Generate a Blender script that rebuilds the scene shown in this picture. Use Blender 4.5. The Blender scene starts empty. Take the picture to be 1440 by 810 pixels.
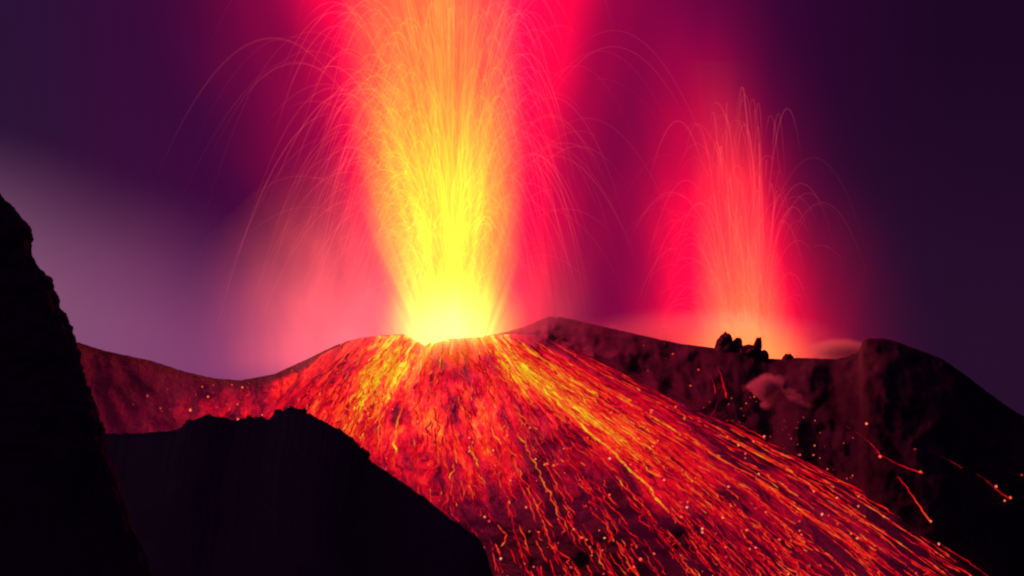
import bpy, math, random
import numpy as np
from mathutils import Vector, noise

random.seed(7)
rng = np.random.default_rng(7)
S = bpy.context.scene
COL = S.collection

# ------------------------------------------------------------------ camera
K = 36.0 / 85.0 / 1440.0            # metres per design unit per metre of distance
cam_d = bpy.data.cameras.new('camera')
cam_d.lens = 85.0
cam_d.sensor_width = 36.0
cam_d.clip_start = 0.5
cam_d.clip_end = 20000
cam = bpy.data.objects.new('camera', cam_d)
COL.objects.link(cam)
cam.location = (0, 0, 0)
cam.rotation_euler = (math.radians(90), 0, 0)
S.camera = cam

S.view_settings.view_transform = 'Standard'
S.view_settings.look = 'None'
S.view_settings.gamma = 1.0
S.view_settings.exposure = 0.0
S.view_settings.use_curve_mapping = False
S.render.engine = 'CYCLES'
CY = S.cycles
CY.use_denoising = True
CY.filter_width = 2.1
CY.max_bounces = 4
CY.transparent_max_bounces = 96
CY.diffuse_bounces = 1
CY.glossy_bounces = 1
CY.volume_bounces = 0
CY.volume_step_rate = 0.6
CY.volume_max_steps = 256
CY.sample_clamp_indirect = 2.0
CY.sample_clamp_direct = 0.0
CY.use_adaptive_sampling = True
CY.adaptive_threshold = 0.02


# ------------------------------------------------------------------ node maths
class E:
    """tiny expression wrapper round math nodes"""
    def __init__(s, nt, sock):
        s.nt, s.k = nt, sock

    def _m(s, op, *a, clamp=False):
        n = s.nt.nodes.new('ShaderNodeMath')
        n.operation = op
        n.use_clamp = clamp
        for i, v in enumerate((s,) + a):
            if isinstance(v, E):
                s.nt.links.new(v.k, n.inputs[i])
            else:
                n.inputs[i].default_value = v
        return E(s.nt, n.outputs[0])

    def _r(s, op, o):
        n = s.nt.nodes.new('ShaderNodeMath')
        n.operation = op
        n.inputs[0].default_value = o
        s.nt.links.new(s.k, n.inputs[1])
        return E(s.nt, n.outputs[0])

    def __add__(s, o): return s._m('ADD', o)
    def __radd__(s, o): return s._m('ADD', o)
    def __sub__(s, o): return s._m('SUBTRACT', o)
    def __rsub__(s, o): return s._r('SUBTRACT', o)
    def __mul__(s, o): return s._m('MULTIPLY', o)
    def __rmul__(s, o): return s._m('MULTIPLY', o)
    def __truediv__(s, o): return s._m('DIVIDE', o)
    def __rtruediv__(s, o): return s._r('DIVIDE', o)
    def __pow__(s, o): return s._m('POWER', o)
    def pos(s): return s._m('MAXIMUM', 0.0)
    def max(s, o): return s._m('MAXIMUM', o)
    def min(s, o): return s._m('MINIMUM', o)
    def exp(s): return s._m('EXPONENT')
    def sat(s): return s._m('ADD', 0.0, clamp=True)

    def ramp(s, a, b):
        n = s.nt.nodes.new('ShaderNodeMapRange')
        n.interpolation_type = 'SMOOTHSTEP'
        s.nt.links.new(s.k, n.inputs['Value'])
        n.inputs['From Min'].default_value = a
        n.inputs['From Max'].default_value = b
        return E(s.nt, n.outputs['Result'])


def xyz(nt, sock):
    n = nt.nodes.new('ShaderNodeSeparateXYZ')
    nt.links.new(sock, n.inputs[0])
    return [E(nt, n.outputs[i]) for i in range(3)]


def vec(nt, x, y, z):
    n = nt.nodes.new('ShaderNodeCombineXYZ')
    for i, v in enumerate((x, y, z)):
        if isinstance(v, E):
            nt.links.new(v.k, n.inputs[i])
        else:
            n.inputs[i].default_value = v
    return n.outputs[0]


def rgb(nt, r, g, b):
    n = nt.nodes.new('ShaderNodeCombineColor')
    for i, v in enumerate((r, g, b)):
        if isinstance(v, E):
            nt.links.new(v.k, n.inputs[i])
        else:
            n.inputs[i].default_value = v
    return n.outputs[0]


def noise_node(nt, v, scale=1.0, detail=3.0, rough=0.5, distort=0.0):
    n = nt.nodes.new('ShaderNodeTexNoise')
    n.inputs['Scale'].default_value = scale
    n.inputs['Detail'].default_value = detail
    n.inputs['Roughness'].default_value = rough
    n.inputs['Distortion'].default_value = distort
    nt.links.new(v, n.inputs['Vector'])
    return E(nt, n.outputs['Fac'])


def new_mat(name):
    m = bpy.data.materials.new(name)
    m.use_nodes = True
    m.node_tree.nodes.clear()
    o = m.node_tree.nodes.new('ShaderNodeOutputMaterial')
    return m, m.node_tree, o


# ------------------------------------------------------------------ world: night sky with a pale dusk band low on the left
W = bpy.data.worlds.new('World')
S.world = W
W.use_nodes = True
nt = W.node_tree
nt.nodes.clear()
out = nt.nodes.new('ShaderNodeOutputWorld')
tc = nt.nodes.new('ShaderNodeTexCoord')
dx, dy, dz = xyz(nt, tc.outputs['Generated'])
ay = dy._m('ABSOLUTE').max(0.05)
az = dx / ay                        # azimuth tangent, + to the right
el = dz / ay                        # elevation tangent
el = el.max(-0.3).min(1.5)
az_c = az.max(-1.5).min(1.5)
# clouds wobble the edge of the dusk band
wob = noise_node(nt, vec(nt, az_c * 6.0, el * 10.0, 1.3), 1.0, 3.0, 0.55) - 0.5
line = (el - 0.050) + (az_c + 0.212) * 0.36 + wob * 0.020
band = (1.0 - line.ramp(-0.052, 0.020)) * (1.0 - az_c.ramp(-0.06, 0.07))
band_g = band * (0.86 + 0.3 * noise_node(nt, vec(nt, az_c * 9.0, el * 16.0, 4.3), 1.0, 2.0, 0.5))
# navy on both sides, purple in the middle where the smoke catches the glow
navy_l = 1.0 - az_c.ramp(-0.25, -0.08)
low = 1.0 - el.ramp(-0.03, 0.12)
smoke = noise_node(nt, vec(nt, az_c * 4.0, el * 5.0, 8.1), 1.0, 3.0, 0.5) * 0.5 + 0.75
R = (0.0120 + navy_l * 0.010 + low * 0.007) * smoke + band_g * 0.195
G = (0.0016 + navy_l * 0.0050 + low * 0.0030) * smoke + band_g * 0.078
B = (0.0185 + navy_l * 0.020 + low * 0.005) * smoke + band_g * 0.125
mag = az_c.ramp(-0.24, -0.10) * (1.0 - az_c.ramp(0.04, 0.19)) * (1.0 - el.ramp(0.10, 0.5)) * smoke
R = R + mag * (1.0 - band) * 0.034
B = B + mag * (1.0 - band) * 0.021
G = G * (1.0 - (mag * 0.5).min(0.8))
sky = nt.nodes.new('ShaderNodeTexSky')
sky.sky_type = 'NISHITA'
sky.sun_disc = False
sky.sun_elevation = math.radians(-4)
sky.sun_rotation = math.radians(-60)
bg1 = nt.nodes.new('ShaderNodeBackground')
bg1.inputs['Strength'].default_value = 0.01
nt.links.new(sky.outputs[0], bg1.inputs['Color'])
bg2 = nt.nodes.new('ShaderNodeBackground')
nt.links.new(rgb(nt, R, G, B), bg2.inputs['Color'])
add = nt.nodes.new('ShaderNodeAddShader')
nt.links.new(bg1.outputs[0], add.inputs[0])
nt.links.new(bg2.outputs[0], add.inputs[1])
nt.links.new(add.outputs[0], out.inputs['Surface'])


# ------------------------------------------------------------------ placing
def P(u, v, D):
    """a point at distance D seen at design position u, v"""
    return ((u - 720.0) * K * D, D, (405.0 - v) * K * D)


VENT = Vector(P(634, 481, 806))
VENT2 = Vector(P(1048, 506, 842))


def lamp(name, loc, power, color, radius):
    l = bpy.data.lights.new(name, 'POINT')
    l.energy = power
    l.color = color
    l.shadow_soft_size = radius
    o = bpy.data.objects.new(name, l)
    o.location = loc
    COL.objects.link(o)
    return o


# the two fountains are the light sources of the place
lamp('fountain_light', VENT + Vector((0, -3, 9)), 160000, (1, 0.02, 0.03), 1.0)
lamp('fountain_light', VENT + Vector((4, -14, 45)), 600000, (1, 0.003, 0.10), 1.5)
lamp('fountain_light', VENT + Vector((4, -16, 80)), 170000, (1, 0.09, 0.20), 1.5)
lamp('fountain_light', VENT2 + Vector((0, 0, 24)), 90000, (1, 0.12, 0.08), 1.0)

fill_d = bpy.data.lights.new('foreground_fill', 'SUN')  # dim purple fill from the camera side, added to bring out the foreground's form
fill_d.energy = 0.022
fill_d.angle = math.radians(12)
fill_d.color = (1.0, 0.12, 0.75)
fill = bpy.data.objects.new('foreground_fill', fill_d)
fill.rotation_euler = (math.radians(50), 0, math.radians(-12))
COL.objects.link(fill)


# ------------------------------------------------------------------ object helpers
def tag(o, label=None, cat=None, group=None, kind=None):
    if label: o['label'] = label
    if cat: o['category'] = cat
    if group: o['group'] = group
    if kind: o['kind'] = kind
    return o


def mesh_obj(name, verts, faces, mat, parent=None, smooth=True, col=None, uv=None, heat=None):
    me = bpy.data.meshes.new(name)
    verts = np.asarray(verts, dtype=np.float32)
    me.from_pydata(verts.tolist(), [], faces if isinstance(faces, list) else faces.tolist())
    if smooth:
        me.polygons.foreach_set('use_smooth', [True] * len(me.polygons))
    if col is not None:
        a = me.attributes.new('glow', 'FLOAT_COLOR', 'POINT')
        a.data.foreach_set('color', np.asarray(col, dtype=np.float32).ravel())
    if heat is not None:
        a = me.attributes.new('molten_heat', 'FLOAT', 'POINT')
        a.data.foreach_set('value', np.asarray(heat, dtype=np.float32).ravel())
    if uv is not None:
        a = me.attributes.new('flow_coord', 'FLOAT_VECTOR', 'POINT')
        a.data.foreach_set('vector', np.asarray(uv, dtype=np.float32).ravel())
    me.materials.append(mat)
    me.update()
    o = bpy.data.objects.new(name, me)
    COL.objects.link(o)
    if parent:
        o.parent = parent
    return o


def empty(name, loc):
    o = bpy.data.objects.new(name, None)
    o.location = loc
    o.empty_display_size = 1
    COL.objects.link(o)
    return o


def grid_faces(nr, nc):
    i = np.arange(nr - 1)[:, None] * nc + np.arange(nc - 1)[None, :]
    return np.stack([i, i + 1, i + nc + 1, i + nc], -1).reshape(-1, 4)


def fbm(x, y, z=0.0, oct=4):
    s, a, f = 0.0, 1.0, 1.0
    for _ in range(oct):
        s += a * noise.noise(Vector((x * f, y * f, z * f + 3.7 * _)))
        a *= 0.5
        f *= 2.1
    return s


# ------------------------------------------------------------------ materials
def rock_material(name, c1, c2, scale, bump, rough=0.95, dist=2.0):
    m, nt, out = new_mat(name)
    tc = nt.nodes.new('ShaderNodeTexCoord')
    n1 = noise_node(nt, tc.outputs['Object'], scale, 6.0, 0.6)
    n2 = noise_node(nt, tc.outputs['Object'], scale * 5.0, 5.0, 0.65)
    f = (n1 * 0.65 + n2 * 0.35).ramp(0.35, 0.68)
    mx = nt.nodes.new('ShaderNodeMix')
    mx.data_type = 'RGBA'
    nt.links.new(f.k, mx.inputs['Factor'])
    mx.inputs['A'].default_value = (*c1, 1)
    mx.inputs['B'].default_value = (*c2, 1)
    bs = nt.nodes.new('ShaderNodeBsdfPrincipled')
    bs.inputs['Roughness'].default_value = rough
    bs.inputs['Specular IOR Level'].default_value = 0.15
    nt.links.new(mx.outputs['Result'], bs.inputs['Base Color'])
    bp = nt.nodes.new('ShaderNodeBump')
    bp.inputs['Strength'].default_value = bump
    bp.inputs['Distance'].default_value = dist
    nt.links.new((n1 * 0.5 + n2 * 0.5).k, bp.inputs['Height'])
    nt.links.new(bp.outputs[0], bs.inputs['Normal'])
    nt.links.new(bs.outputs[0], out.inputs['Surface'])
    return m


M_slope = rock_material('volcanic_rock', (0.03, 0.025, 0.038), (0.065, 0.052, 0.075), 0.06, 0.5, dist=1.6)
M_ridge = rock_material('dark_ridge_rock', (0.11, 0.09, 0.11), (0.14, 0.11, 0.13), 0.06, 0.35)
M_crag = rock_material('dark_crag_rock', (0.08, 0.07, 0.10), (0.11, 0.095, 0.13), 0.08, 0.6)
M_ground = rock_material('ash_ground', (0.05, 0.045, 0.05), (0.09, 0.08, 0.085), 0.01, 0.4)


def glow_material():
    """molten rock: colour comes from the temperature stored along each strand"""
    m, nt, out = new_mat('molten_lava')
    at = nt.nodes.new('ShaderNodeAttribute')
    at.attribute_name = 'glow'
    em = nt.nodes.new('ShaderNodeEmission')
    nt.links.new(at.outputs['Color'], em.inputs['Color'])
    nt.links.new(em.outputs[0], out.inputs['Surface'])
    m.cycles.emission_sampling = 'NONE'
    return m


M_glow = glow_material()


def trail_material():  # see-through additive glow for the exposure trails of the bombs
    m, nt, out = new_mat('trail_glow')
    at = nt.nodes.new('ShaderNodeAttribute')
    at.attribute_name = 'glow'
    em = nt.nodes.new('ShaderNodeEmission')
    nt.links.new(at.outputs['Color'], em.inputs['Color'])
    em.inputs['Strength'].default_value = 0.34
    tr = nt.nodes.new('ShaderNodeBsdfTransparent')
    ad = nt.nodes.new('ShaderNodeAddShader')
    nt.links.new(em.outputs[0], ad.inputs[0])
    nt.links.new(tr.outputs[0], ad.inputs[1])
    nt.links.new(ad.outputs[0], out.inputs['Surface'])
    m.cycles.emission_sampling = 'NONE'
    return m


M_trail = trail_material()

HEAT_STOPS = [(0.0, (0, 0, 0)), (0.22, (0.05, 0.0005, 0.010)), (0.38, (0.33, 0.001, 0.014)), (0.52, (0.80, 0.003, 0.012)),
              (0.66, (1.0, 0.040, 0.012)), (0.80, (1.0, 0.17, 0.018)), (0.92, (1.0, 0.42, 0.012)), (1.0, (1.05, 0.72, 0.02))]


def heat_rgb(h):
    xs = [s[0] for s in HEAT_STOPS]
    return np.stack([np.interp(h, xs, [s[1][i] for s in HEAT_STOPS]) for i in range(3)] + [np.ones_like(h)], -1)


# ------------------------------------------------------------------ the volcano slope
SKY = [(-500, 330), (-200, 400), (0, 455), (60, 468), (95, 477), (150, 494), (212, 507), (258, 522), (300, 532), (339, 535), (386, 526),
       (430, 506), (473, 485), (507, 475), (542, 471), (568, 470), (582, 478), (598, 486), (612, 482), (630, 476),
       (676, 474), (706, 468), (735, 460), (752, 453), (771, 445), (792, 446), (831, 455), (900, 471), (955, 483),
       (1003, 489), (1030, 490), (1060, 492), (1080, 504), (1100, 505), (1122, 503), (1150, 504), (1175, 505),
       (1194, 500), (1208, 494), (1213, 480), (1220, 476), (1244, 476), (1262, 481), (1275, 486), (1300, 495),
       (1324, 504), (1360, 529), (1391, 553), (1422, 575), (1440, 586), (1520, 640), (1700, 720), (2000, 800)]
SKX = np.array([p[0] for p in SKY], float)
SKV = np.array([p[1] for p in SKY], float)


def crest_v(u):
    return np.interp(u, SKX, SKV)


_cache = {}


def relief(u, v):
    k = (round(u, 2), round(v, 2))
    r = _cache.get(k)
    if r is None:
        w = u * 0.012 + 0.3 * noise.noise(Vector((u * .01, v * .01, 0)))
        big = noise.noise(Vector((w, v * 0.008, 5.0))) * 6.0
        gul = (1 - abs(noise.noise(Vector((u * 0.03 - v * 0.012, v * 0.012, 9.0)))) * 2) * 1.3
        fine = fbm(u * 0.030, v * 0.035, 2.0, 4) * 2.4
        r = big + gul + fine
        _cache[k] = r
    return r


def slope_D(u, v):
    vc = float(crest_v(u))
    t = max(0.0, v - vc)
    damp = min(1.0, t / 14.0) * 0.9 + 0.1
    base = 800.0 - t * 0.30
    # the mound at the right stands nearer than the crater rim
    base -= 14.0 * (1.0 / (1.0 + math.exp(-(u - 1205.0) / 60.0)))
    return base - relief(u, v) * damp


def SP(u, v, lift=0.0):
    D = slope_D(u, v)
    x, y, z = P(u, v, D)
    return (x, y - lift, z + lift * 0.6)


us = np.concatenate([np.arange(-500, -20, 12.0), np.arange(-20, 1460, 2.5), np.arange(1460, 2000, 12.0)])
ts = np.concatenate([np.linspace(0, 12, 7), np.arange(15, 345, 3.0), np.geomspace(350, 1150, 26)])
rows = []
# far side of the rim, falling away into the crater
for back in (150.0, 70.0, 28.0, 10.0, 3.0):
    row = []
    for u in us:
        v = float(crest_v(u)) + 0.9 * fbm(u * 0.12, 0, 1.0, 3)
        x, y, z = P(u, v, slope_D(u, float(crest_v(u))))
        row.append((x, y + back, z - back * 0.75 + (1.5 * noise.noise(Vector((u * .02, back, 0))) if back > 5 else 0)))
    rows.append(row)
for t in ts:
    row = []
    for u in us:
        vc = float(crest_v(u))
        v = vc + t
        D = slope_D(u, v)
        if t < 12:
            v += 0.9 * fbm(u * 0.12, 0, 1.0, 3) * (1 - t / 12)
        row.append(P(u, v, D))
    rows.append(row)
vv = np.array(rows).reshape(-1, 3)
slope = mesh_obj('volcano_slope', vv, grid_faces(len(rows), len(us)), M_slope)
tag(slope, 'dark rocky volcano cone lit red by the lava fountains', kind='structure')
# ground far below everything
g = 4000
ground = mesh_obj('ground', [(-g, -g, -166), (g, -g, -166), (g, 1400, -166), (-g, 1400, -166)], [(0, 1, 2, 3)], M_ground)
tag(ground, 'dark ash ground far below the ridges', kind='structure')

# ------------------------------------------------------------------ foreground ridge
RID = [(-700, 640), (-200, 625), (60, 615), (143, 610), (200, 609), (235, 606), (252, 603), (268, 592), (280, 588), (292, 585), (306, 585),
       (318, 589), (330, 591), (346, 588), (352, 586), (366, 587), (377, 590), (388, 581), (402, 576), (412, 574),
       (424, 578), (438, 582), (450, 590), (466, 598), (482, 606), (497, 617), (506, 626), (514, 642), (530, 654),
       (545, 664), (560, 674), (582, 690), (604, 705), (625, 722), (645, 738), (662, 747), (676, 760), (686, 782),
       (694, 812), (720, 860), (800, 960), (1000, 1200), (1300, 1500)]
RX = np.array([p[0] for p in RID], float)
RV = np.array([p[1] for p in RID], float)
us = np.concatenate([np.arange(-700, 90, 10.0), np.arange(90, 700, 1.6), np.arange(700, 1300, 10.0)])
offs = [-260, -170, -100, -60, -35, -18, -8, -3, 0, 2, 4, 7, 11, 16, 22, 30, 40, 52, 66, 84, 105, 130, 160, 195, 235, 280]
rows = []
for o_ in offs:
    row = []
    for u in us:
        vs0 = float(np.interp(u, RX, RV)) + 2.6 * fbm(u * 0.11, 1.0, 0.0, 5)
        vs1 = float(np.mean(np.interp(u + np.linspace(-90, 90, 13), RX, RV)))
        bl = min(1.0, max(0.0, o_ / 45.0))
        v = vs0 * (1 - bl) + vs1 * bl
        D0 = 385.0 + 14 * noise.noise(Vector((u * 0.006, 3 + o_ * 0.01, 0)))
        x, y, z = P(u, v, D0)
        if o_ < 0:          # far side
            row.append((x, y - o_ * 0.8, z + o_ * 0.85))
        else:
            w = min(1.0, o_ / 12.0)
            n = (4.0 * fbm(x * 0.06, o_ * 0.06, 4.0, 4) + 9.0 * noise.noise(Vector((x * 0.02, o_ * 0.03, 6.0)))) * w
            row.append((x + n * 0.4, y - o_ * 1.0 + n, max(-165.0, z - o_ * 0.62 + n * 0.5)))
    rows.append(row)
ridge = mesh_obj('foreground_ridge', np.array(rows).reshape(-1, 3), grid_faces(len(rows), len(us)), M_ridge)
tag(ridge, 'unlit rocky ridge across the lower left foreground', kind='structure')

# ------------------------------------------------------------------ crag at the left edge
CRG = [(150, -60), (210, -40), (262, -14), (281, 1), (284, 8), (298, 18), (312, 29), (322, 36), (330, 38), (350, 40), (364, 44), (378, 47),
       (384, 54), (390, 62), (397, 68), (408, 71), (420, 74), (432, 77), (440, 80), (446, 82), (456, 88), (470, 94), (484, 98), (500, 101),
       (515, 105), (530, 111), (560, 124), (590, 134), (612, 141), (650, 150), (700, 165), (800, 200), (1000, 290), (1400, 460), (2400, 800)]
CV = np.array([p[0] for p in CRG], float)
CX = np.array([p[1] for p in CRG], float)
rows = []
nc = 260
vs = np.concatenate([np.arange(150, 640, 2.5), np.geomspace(645, 2400, 40)])
for v in vs:
    e = float(np.interp(v, CV, CX))
    Dc = 210.0
    cx = -330.0
    a = (e - cx) * K * Dc
    row = []
    z = (405.0 - v) * K * Dc
    for j in range(nc):
        th = 2 * math.pi * j / (nc - 1)
        c, s_ = math.cos(th), math.sin(th)
        if j == nc - 1:
            c, s_ = 1.0, 0.0
        n = 0.35 * fbm(c * a * 0.25, z * 0.6, s_ * a * 0.25, 5)
        n += 0.35 * fbm(c * a * 0.9, z * 1.1, s_ * a * 0.9, 3)
        rr = a + n
        row.append(((cx - 720) * K * Dc + rr * c, Dc + rr * 0.85 * s_, z + 0.3 * n))
    rows.append(row)
top = [((-330 - 720) * K * 210.0, 210.0, rows[0][0][2] + 4.0)] * nc
rows = [top] + rows
crag = mesh_obj('crag', np.array(rows).reshape(-1, 3), grid_faces(len(rows), nc), M_crag)
tag(crag, 'near black steep cliff at the left edge', kind='structure')


# ------------------------------------------------------------------ rocks
def rock(name, loc, sx, sy, sz, seed, mat, sub=3, lump=0.35, parent=None, lean=0.0):
    import bmesh
    bm = bmesh.new()
    bmesh.ops.create_icosphere(bm, subdivisions=sub, radius=1.0)
    for v in bm.verts:
        p = v.co.copy()
        n = 1 + lump * fbm(p.x * 1.6 + seed * 7.1, p.y * 1.6, p.z * 1.6, 4)
        v.co = Vector((p.x * sx * n + lean * p.z, p.y * sy * n, p.z * sz * n))
    me = bpy.data.meshes.new(name)
    bm.to_mesh(me)
    bm.free()
    me.materials.append(mat)
    o = bpy.data.objects.new(name, me)
    o.location = loc
    COL.objects.link(o)
    if parent: o.parent = parent
    return o


px = K * 798
for (u, v, w, h, lb, ln, sd) in [
    (1019, 487, 11.5, 18.5, 'widest dark rock stump with a domed top on the crater rim', 0.3, 1),
    (1037, 488, 7.5, 13.5, 'low dark knob of rock between the domed stump and the thin spire', 0.0, 2),
    (1065, 491, 6.0, 16.0, 'thin upright spire of dark rock on the crater rim', 0.5, 3),
    (1050, 495, 14.0, 10.0, 'broken dark rock saddle joining the knob to the thin spire', 0.0, 4),
    (1073, 501, 8.0, 9.0, 'sloping dark rock at the right foot of the thin spire', 0.0, 5),
    (1108, 504, 8.0, 6.5, 'small lone dark bump on the rim right of the rock spires', 0.0, 6)]:
    o = rock('rim_rock', P(u, v, 799.0), w * px, w * px * 0.9, h * px, sd, M_slope, 4, 0.28, None, ln)
    tag(o, lb, 'rock', 'dark rocks standing on the crater rim')
px = K * 386
for i, (u, v, w, h, lb) in enumerate([
    (268, 600, 9, 9, 'leftmost rounded dark rock on the foreground ridge line'),
    (292, 596, 14, 12, 'broadest rounded dark rock left of the notch in the ridge line'),
    (316, 597, 8, 10, 'dark rock at the right end of the broad rounded one'),
    (351, 592, 6, 7, 'small dark rock alone in the notch of the ridge line'),
    (366, 594, 7, 8, 'low dark rock just left of the ridge summit slope'),
    (392, 584, 8, 8, 'dark rock on the left shoulder of the ridge summit'),
    (411, 581, 11, 9, 'dark rock forming the summit of the foreground ridge'),
    (427, 583, 5, 8, 'little pointed dark rock just right of the ridge summit'),
    (511, 640, 7, 9, 'dark rock at the step in the falling ridge line'),
    (640, 740, 8, 6, 'dark rock low on the falling ridge line')]):
    o = rock('ridge_rock', P(u, v, 386.0), w * px, w * px, h * px, 20 + i, M_ridge, 4, 0.45)
    tag(o, lb, 'rock', 'dark rocks along the foreground ridge line')

# ------------------------------------------------------------------ lava field
LV = np.array([476, 500, 530, 570, 620, 680, 740, 810, 900, 1000], float)
LA = np.array([0, .12, .25, .4, .55, .7, .85, 1.0])
LX = np.array([
    # 476  500  530  570  620  680  740  810  900 1000
    [505, 478, 450, 418, 385, 350, 325, 300, 270, 240],
    [560, 538, 515, 492, 468, 445, 430, 415, 395, 375],
    [600, 585, 568, 552, 542, 536, 532, 528, 520, 510],
    [640, 641, 642, 645, 652, 663, 678, 697, 720, 745],
    [676, 688, 702, 722, 748, 780, 812, 850, 895, 940],
    [700, 722, 757, 805, 868, 942, 1002, 1068, 1140, 1215],
    [735, 765, 808, 868, 948, 1045, 1125, 1210, 1300, 1400],
    [775, 820, 880, 962, 1058, 1172, 1268, 1375, 1500, 1640]], float)


def flow_u(a, v):
    a = min(max(a, -0.1), 1.1)
    i = int(np.clip(np.searchsorted(LA, a) - 1, 0, len(LA) - 2))
    f = (a - LA[i]) / (LA[i + 1] - LA[i])
    return float(np.interp(v, LV, LX[i])) * (1 - f) + float(np.interp(v, LV, LX[i + 1])) * f


EV = np.array([470, 490, 520, 560, 620, 680, 740, 810, 1000], float)
EA = np.array([-.05, .0, .07, .14, .2, .3, .4, .48, .55, .62, .70, .76, .85, .93, 1.0, 1.05])
EN = np.array([
    [.46, .44, .42, .40, .3, .2, .1, .05, 0],
    [.52, .50, .46, .42, .3, .2, .1, .05, 0],
    [.62, .60, .56, .50, .4, .3, .2, .1, 0],
    [.78, .78, .76, .72, .55, .4, .3, .2, .1],
    [.85, .78, .70, .62, .50, .4, .3, .2, .1],
    [.84, .70, .62, .57, .54, .44, .30, .2, .1],
    [.76, .60, .56, .54, .53, .50, .34, .22, .1],
    [.78, .60, .56, .52, .48, .46, .30, .22, .1],
    [.80, .70, .56, .48, .34, .38, .28, .20, .1],
    [.85, .80, .70, .52, .36, .34, .30, .24, .1],
    [.80, .78, .76, .74, .66, .52, .38, .30, .1],
    [.62, .62, .60, .56, .50, .47, .38, .30, .1],
    [.42, .50, .50, .48, .46, .43, .38, .32, .2],
    [.34, .42, .46, .42, .41, .39, .36, .32, .2],
    [.15, .18, .24, .26, .28, .27, .27, .27, .2],
    [.0, .0, .0, .0, .0, .0, .0, .0, 0]])


def env(a, v):
    i = int(np.clip(np.searchsorted(EA, a) - 1, 0, len(EA) - 2))
    f = min(max((a - EA[i]) / (EA[i + 1] - EA[i]), 0), 1)
    return float(np.interp(v, EV, EN[i])) * (1 - f) + float(np.interp(v, EV, EN[i + 1])) * f


# cool crusted patches seen close under the vent
HOLES = [(618, 508, 13, 11), (642, 528, 20, 16), (690, 512, 15, 22), (640, 575, 12, 22), (752, 488, 16, 16),
         (810, 620, 22, 16), (760, 650, 14, 30), (560, 590, 14, 14), (870, 700, 22, 26), (735, 770, 26, 28), (830, 790, 30, 30),
         (960, 760, 34, 22), (1010, 700, 26, 12)]


def holes(u, v):
    s = 0.0
    for (hx, hy, rx, ry) in HOLES:
        q = ((u - hx) / rx) ** 2 + ((v - hy) / ry) ** 2
        if q < 6:
            s += math.exp(-q * 0.9)
    return min(s, 1.0)


def lava_sheet_material():
    m, nt, out = new_mat('lava_field')
    at = nt.nodes.new('ShaderNodeAttribute')
    at.attribute_name = 'flow_coord'
    fx, fy, fz = xyz(nt, at.outputs['Vector'])        # across the flow, along the flow, fan angle
    ht = nt.nodes.new('ShaderNodeAttribute')
    ht.attribute_name = 'molten_heat'
    heat = E(nt, ht.outputs['Fac'])
    # sideways wander of every rivulet
    wa = noise_node(nt, vec(nt, fx * 0.012, fy * 0.016, 1.0), 1.0, 3.0, 0.6) - 0.5
    wb = noise_node(nt, vec(nt, fx * 0.05, fy * 0.05, 7.0), 1.0, 2.0, 0.6) - 0.5
    sx = fx + wa * 48.0 + wb * 26.0
    long_ = noise_node(nt, vec(nt, sx * 0.10, fy * 0.018, 3.0), 1.0, 2.0, 0.6)
    mid_ = noise_node(nt, vec(nt, sx * 0.17, fy * 0.060, 5.0), 1.0, 3.0, 0.65)
    fine = noise_node(nt, vec(nt, sx * 0.36, fy * 0.19, 9.0), 1.0, 2.0, 0.6)
    blot = noise_node(nt, vec(nt, sx * 0.045, fy * 0.016, 11.0), 1.0, 3.0, 0.6)
    vein = (1.0 - ((mid_ - 0.5)._m('ABSOLUTE') * 9.0)).pos()          # thin ridged lines
    vein2 = (1.0 - ((long_ - 0.5)._m('ABSOLUTE') * 11.0)).pos()
    pat = (long_ - 0.5) * 0.90 + (mid_ - 0.5) * 0.95 + (fine - 0.5) * 0.5 + (blot - 0.5) * 1.9 + vein * 0.13 + vein2 * 0.16 - 0.085
    h = heat + pat * (heat * 0.95 + 0.10) * heat.ramp(0.02, 0.3)
    cr = nt.nodes.new('ShaderNodeValToRGB')
    nt.links.new(h.sat().k, cr.inputs[0])
    el = cr.color_ramp.elements
    el[0].position, el[0].color = 0.0, (0, 0, 0, 1)
    el[1].position, el[1].color = 1.0, (1.0, 0.72, 0.02, 1)
    for p_, c_ in HEAT_STOPS[1:-1]:
        e_ = el.new(p_)
        e_.color = (*c_, 1)
    n2 = noise_node(nt, vec(nt, fx * 0.2, fy * 0.1, 2.0), 1.0, 4.0, 0.6)
    mx = nt.nodes.new('ShaderNodeMix')
    mx.data_type = 'RGBA'
    nt.links.new(n2.k, mx.inputs['Factor'])
    mx.inputs['A'].default_value = (0.03, 0.025, 0.03, 1)
    mx.inputs['B'].default_value = (0.09, 0.07, 0.075, 1)
    bs = nt.nodes.new('ShaderNodeBsdfPrincipled')
    bs.inputs['Roughness'].default_value = 0.9
    bs.inputs['Specular IOR Level'].default_value = 0.2
    nt.links.new(mx.outputs['Result'], bs.inputs['Base Color'])
    nt.links.new(cr.outputs[0], bs.inputs['Emission Color'])
    bs.inputs['Emission Strength'].default_value = 1.0
    bp = nt.nodes.new('ShaderNodeBump')
    bp.inputs['Strength'].default_value = 0.6
    bp.inputs['Distance'].default_value = 1.5
    nt.links.new((mid_ + fine).k, bp.inputs['Height'])
    nt.links.new(bp.outputs[0], bs.inputs['Normal'])
    nt.links.new(bs.outputs[0], out.inputs['Surface'])
    m.cycles.emission_sampling = 'NONE'
    return m


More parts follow.
